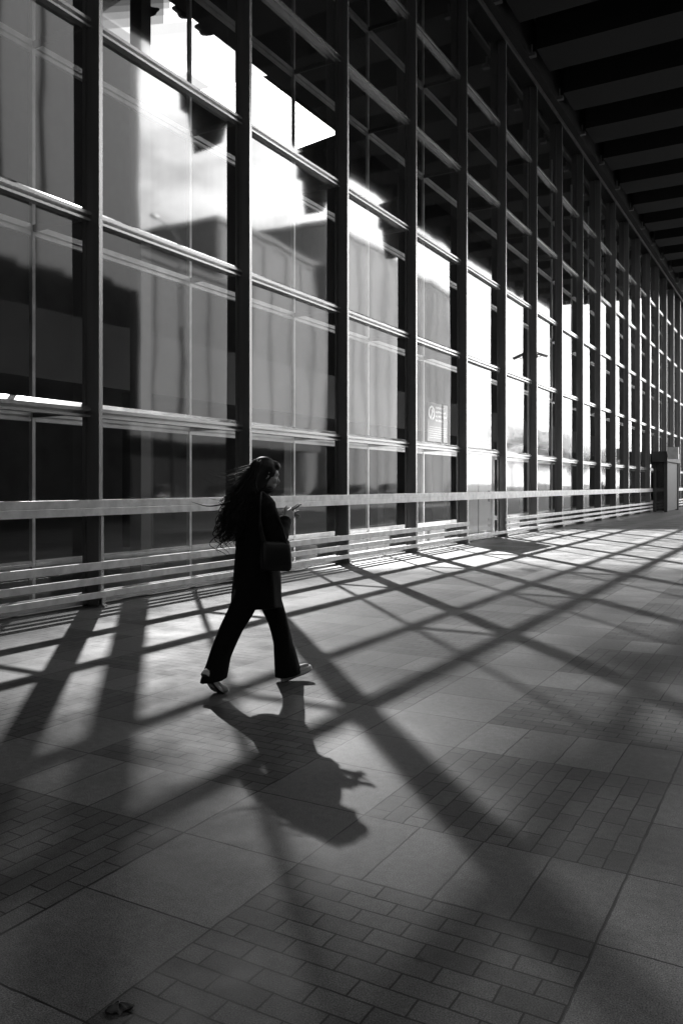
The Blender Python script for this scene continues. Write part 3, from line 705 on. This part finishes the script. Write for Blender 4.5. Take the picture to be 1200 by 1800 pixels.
# shoes
def shoe(heel, toe, bend):
    """side profile between heel and toe points, canvas upper and pale rubber sole"""
    H_, T_ = Vector(heel), Vector(toe)
    ax = (T_-H_).normalized(); lat = Vector((-ax.y, ax.x, 0)).normalized(); upv = ax.cross(lat); L_ = (T_-H_).length
    P = lambda s_, w_, h_: H_ + ax*(s_*L_) + upv*(h_ + bend*max(0, s_-.62)**2*L_) + lat*w_
    sole, upr = [], []
    for s_, w_, h_ in ((.0,.020,.030),(.03,.032,.055),(.15,.038,.075),(.32,.038,.078),(.5,.040,.062),(.68,.046,.046),(.82,.046,.038),(.93,.038,.032),(.985,.022,.026)):
        sole.append([P(s_,-w_,.0),P(s_,-w_*1.04,.012),P(s_,-w_,.024),P(s_,w_,.024),P(s_,w_*1.04,.012),P(s_,w_,.0)])
        upr.append([P(s_, w_*.93*math.cos(t), .023+max(.002,(h_-.023))*math.sin(t)**.7) for t in [math.pi*k/9 for k in range(10)]])
    u = MB().loft(upr).build('shoe', M_['canvas'], woman, smooth=True)
    MB().loft(sole).build('sole', M_['rubber'], u, smooth=False, bevel=.003)
    tread = [[P(s_,-w_*.95,-.005),P(s_,-w_*.95,-.0004),P(s_,w_*.95,-.0004),P(s_,w_*.95,-.005)] for s_, w_ in ((.02,.028),(.15,.037),(.5,.038),(.7,.045),(.85,.044),(.97,.024))]
    MB().loft(tread).build('tread', M_['black'], u)
    mb = MB()
    for k in range(5):
        s_ = .42+k*.055; h_ = .068-k*.005
        mb.tube([P(s_,-.018,h_+.002), P(s_+.01,0,h_+.009), P(s_,.018,h_+.002)], .003, 6)
    mb.build('laces', M_['white'], u)
shoe((-.412,-.140,.165), (-.268,-.060,-.025), .9)
shoe((.235,.07,.003), (.475,.06,.075), .25)

# hair
hr = MB(); rh = random.Random(11)
ell(hr, hd(-.022, 0, .026), (.104, .086, .104), HR)
ell(hr, hd(-.045, 0, -.03), (.075, .078, .09), HR)
ell(hr, hd(.045, 0, .075), (.050, .060, .042), HR)
limb(hr, [hd(-.04,0,0), (-.035,-.02,1.42), (-.09,-.02,1.30), (-.135,-.02,1.20), (-.165,-.02,1.12)], [.088,.088,.092,.085,.045], flat=1.0)
ho = hr.build('hair', M_['hair'], woman); remesh(ho, .008, 3)
sd2_ = MB()
def strand(p0, way, r0, r1, n=6):
    c = catmull([p0]+way, 5); sd2_.tube(c, [lerp(r0, r1, (i/(len(c)-1))**1.6) for i in range(len(c))], n)
for k in range(620):
    th = rh.uniform(-2.5, 2.5); yy = math.sin(th*.6)*.085
    p0 = hd(-.06-.05*math.cos(yy/.085*1.3), yy, rh.uniform(-.05,.09))
    L_ = rh.uniform(.22, .46); back = rh.uniform(.06, .25)*(.6+L_); w1 = rh.uniform(-.03,.03)
    z1 = p0.z - L_*.45; z2 = p0.z - L_*.8; z3 = p0.z - L_
    lat = yy*1.1 + rh.gauss(0, .03)
    cw = rh.uniform(-.03, .03)
    strand(p0, [Vector((p0.x-back*.35-.02, lat*.9, z1)), Vector((p0.x-back*.8+w1, lat+.02, z2)), Vector((p0.x-back+cw, lat+rh.gauss(0,.03), z3)), Vector((p0.x-back-cw*1.2-.015, lat+rh.gauss(0,.035), z3-rh.uniform(.0,.06)))], rh.uniform(.0028,.0055), .0008, 5)
for k in range(26):                                     # wind-blown wisps
    p0 = hd(-.10, rh.uniform(-.05,.05), rh.uniform(-.06,.06)); q = rh.uniform(.10, .30); dz = rh.uniform(-.13, -.02)
    strand(p0, [p0+Vector((-q*.4, rh.gauss(0,.02), dz*.7)), p0+Vector((-q*.8, rh.gauss(0,.03), dz*1.1-.02)), p0+Vector((-q*1.15, rh.gauss(0,.03), dz+rh.uniform(-.03,.03)))], .0022, .0006, 5)
p0 = Vector((-.05,-.03,1.40))
strand(p0, [Vector((-.16,-.04,1.345)), Vector((-.26,-.04,1.315)), Vector((-.36,-.04,1.305)), Vector((-.47,-.05,1.335))], .009, .001)
for k in range(9):                                      # curled ends
    b0 = Vector((-.20+rh.uniform(-.03,.04), rh.gauss(0,.04), 1.18-rh.uniform(0,.1))); r = rh.uniform(.015,.03)
    strand(b0, [b0+Vector((-.05,0,-.03)), b0+Vector((-.065-r,.0,-.075)), b0+Vector((-.04,0,-.11)), b0+Vector((-.02+r*.3,0,-.14))], .004, .0008)
sd2_.build('strands', M_['hair'], ho, smooth=True)

def clone(o, parent=None):
    c = o.copy(); C.objects.link(c)
    if parent: c.parent = parent
    for ch in list(o.children): clone(ch, c)
    return c
for (x_, y_, rz_, sc_, lb) in ((4.7, 59.7, 200, 1.05, 'dark walking figure at the far end of the pavement, mirrored nearest the entrance box'), (5.4, 63.5, 20, .98, 'second dark figure walking away beyond the canopy end, mirrored in the glass')):
    c_ = clone(woman); c_.location = (x_, y_, 0); c_.rotation_euler = (0, 0, math.radians(rz_)); c_.scale = (sc_,)*3; c_['label'] = lb; c_['group'] = 'people walking at the far end'

# handbag and phone: held things
hb = thing('handbag', 'black soft leather tote hanging from the walking woman\'s right shoulder', 'handbag', (PX_, PY_, 0), math.radians(54.6))
rg = []
for z, a, b in ((.862,.095,.040),(.875,.108,.052),(.93,.112,.050),(1.0,.108,.040),(1.04,.104,.030),(1.06,.10,.020)):
    rg.append([(.062+a*(abs(math.cos(t))**.5)*(1 if math.cos(t) > 0 else -1), -.275+b*(abs(math.sin(t))**.6)*(1 if math.sin(t) > 0 else -1), z+.008*math.sin(2*t)) for t in [2*math.pi*k/32 for k in range(32)]])
MB().loft(rg).build('pouch', M_['leather'], hb, smooth=True)
for dy in (-.018, .018):
    MB().tube(catmull([(-.02,-.275+dy,1.04),(-.045,-.255+dy*.6,1.18),(-.03,-.215,1.33),(.0,-.165,1.398),(.045,-.20,1.34),(.10,-.262+dy*.6,1.18),(.13,-.275+dy,1.04)], 6), .007, 8, flat=1.6).build('strap', M_['leather'], hb)
ph = thing('phone', 'dark mobile phone held up in the walking woman\'s hands', 'phone', (PX_, PY_, 0), math.radians(54.6))
Rm = Matrix.Rotation(math.radians(-32), 3, 'Y')
def pbox(a, b, c=Vector((.285, -.02, 1.275))):
    mb = MB().box(a, b); mb.v = [tuple(c + Rm @ Vector(v)) for v in mb.v]; return mb
pbox((-.07,-.035,-.004), (.07,.035,.004)).build('case', M_['black'], ph, bevel=.003)
pbox((-.066,-.032,.0041), (.066,.032,.005)).build('screen', M_['darkglass'], ph)

# unseen block added behind the camera to cut sky light on the pavement
building('sky_blocker', 'unseen dark block added behind the camera to shut out sky light', -36, 26, -60, -31, 40, M_['bld2'], 6, 4)
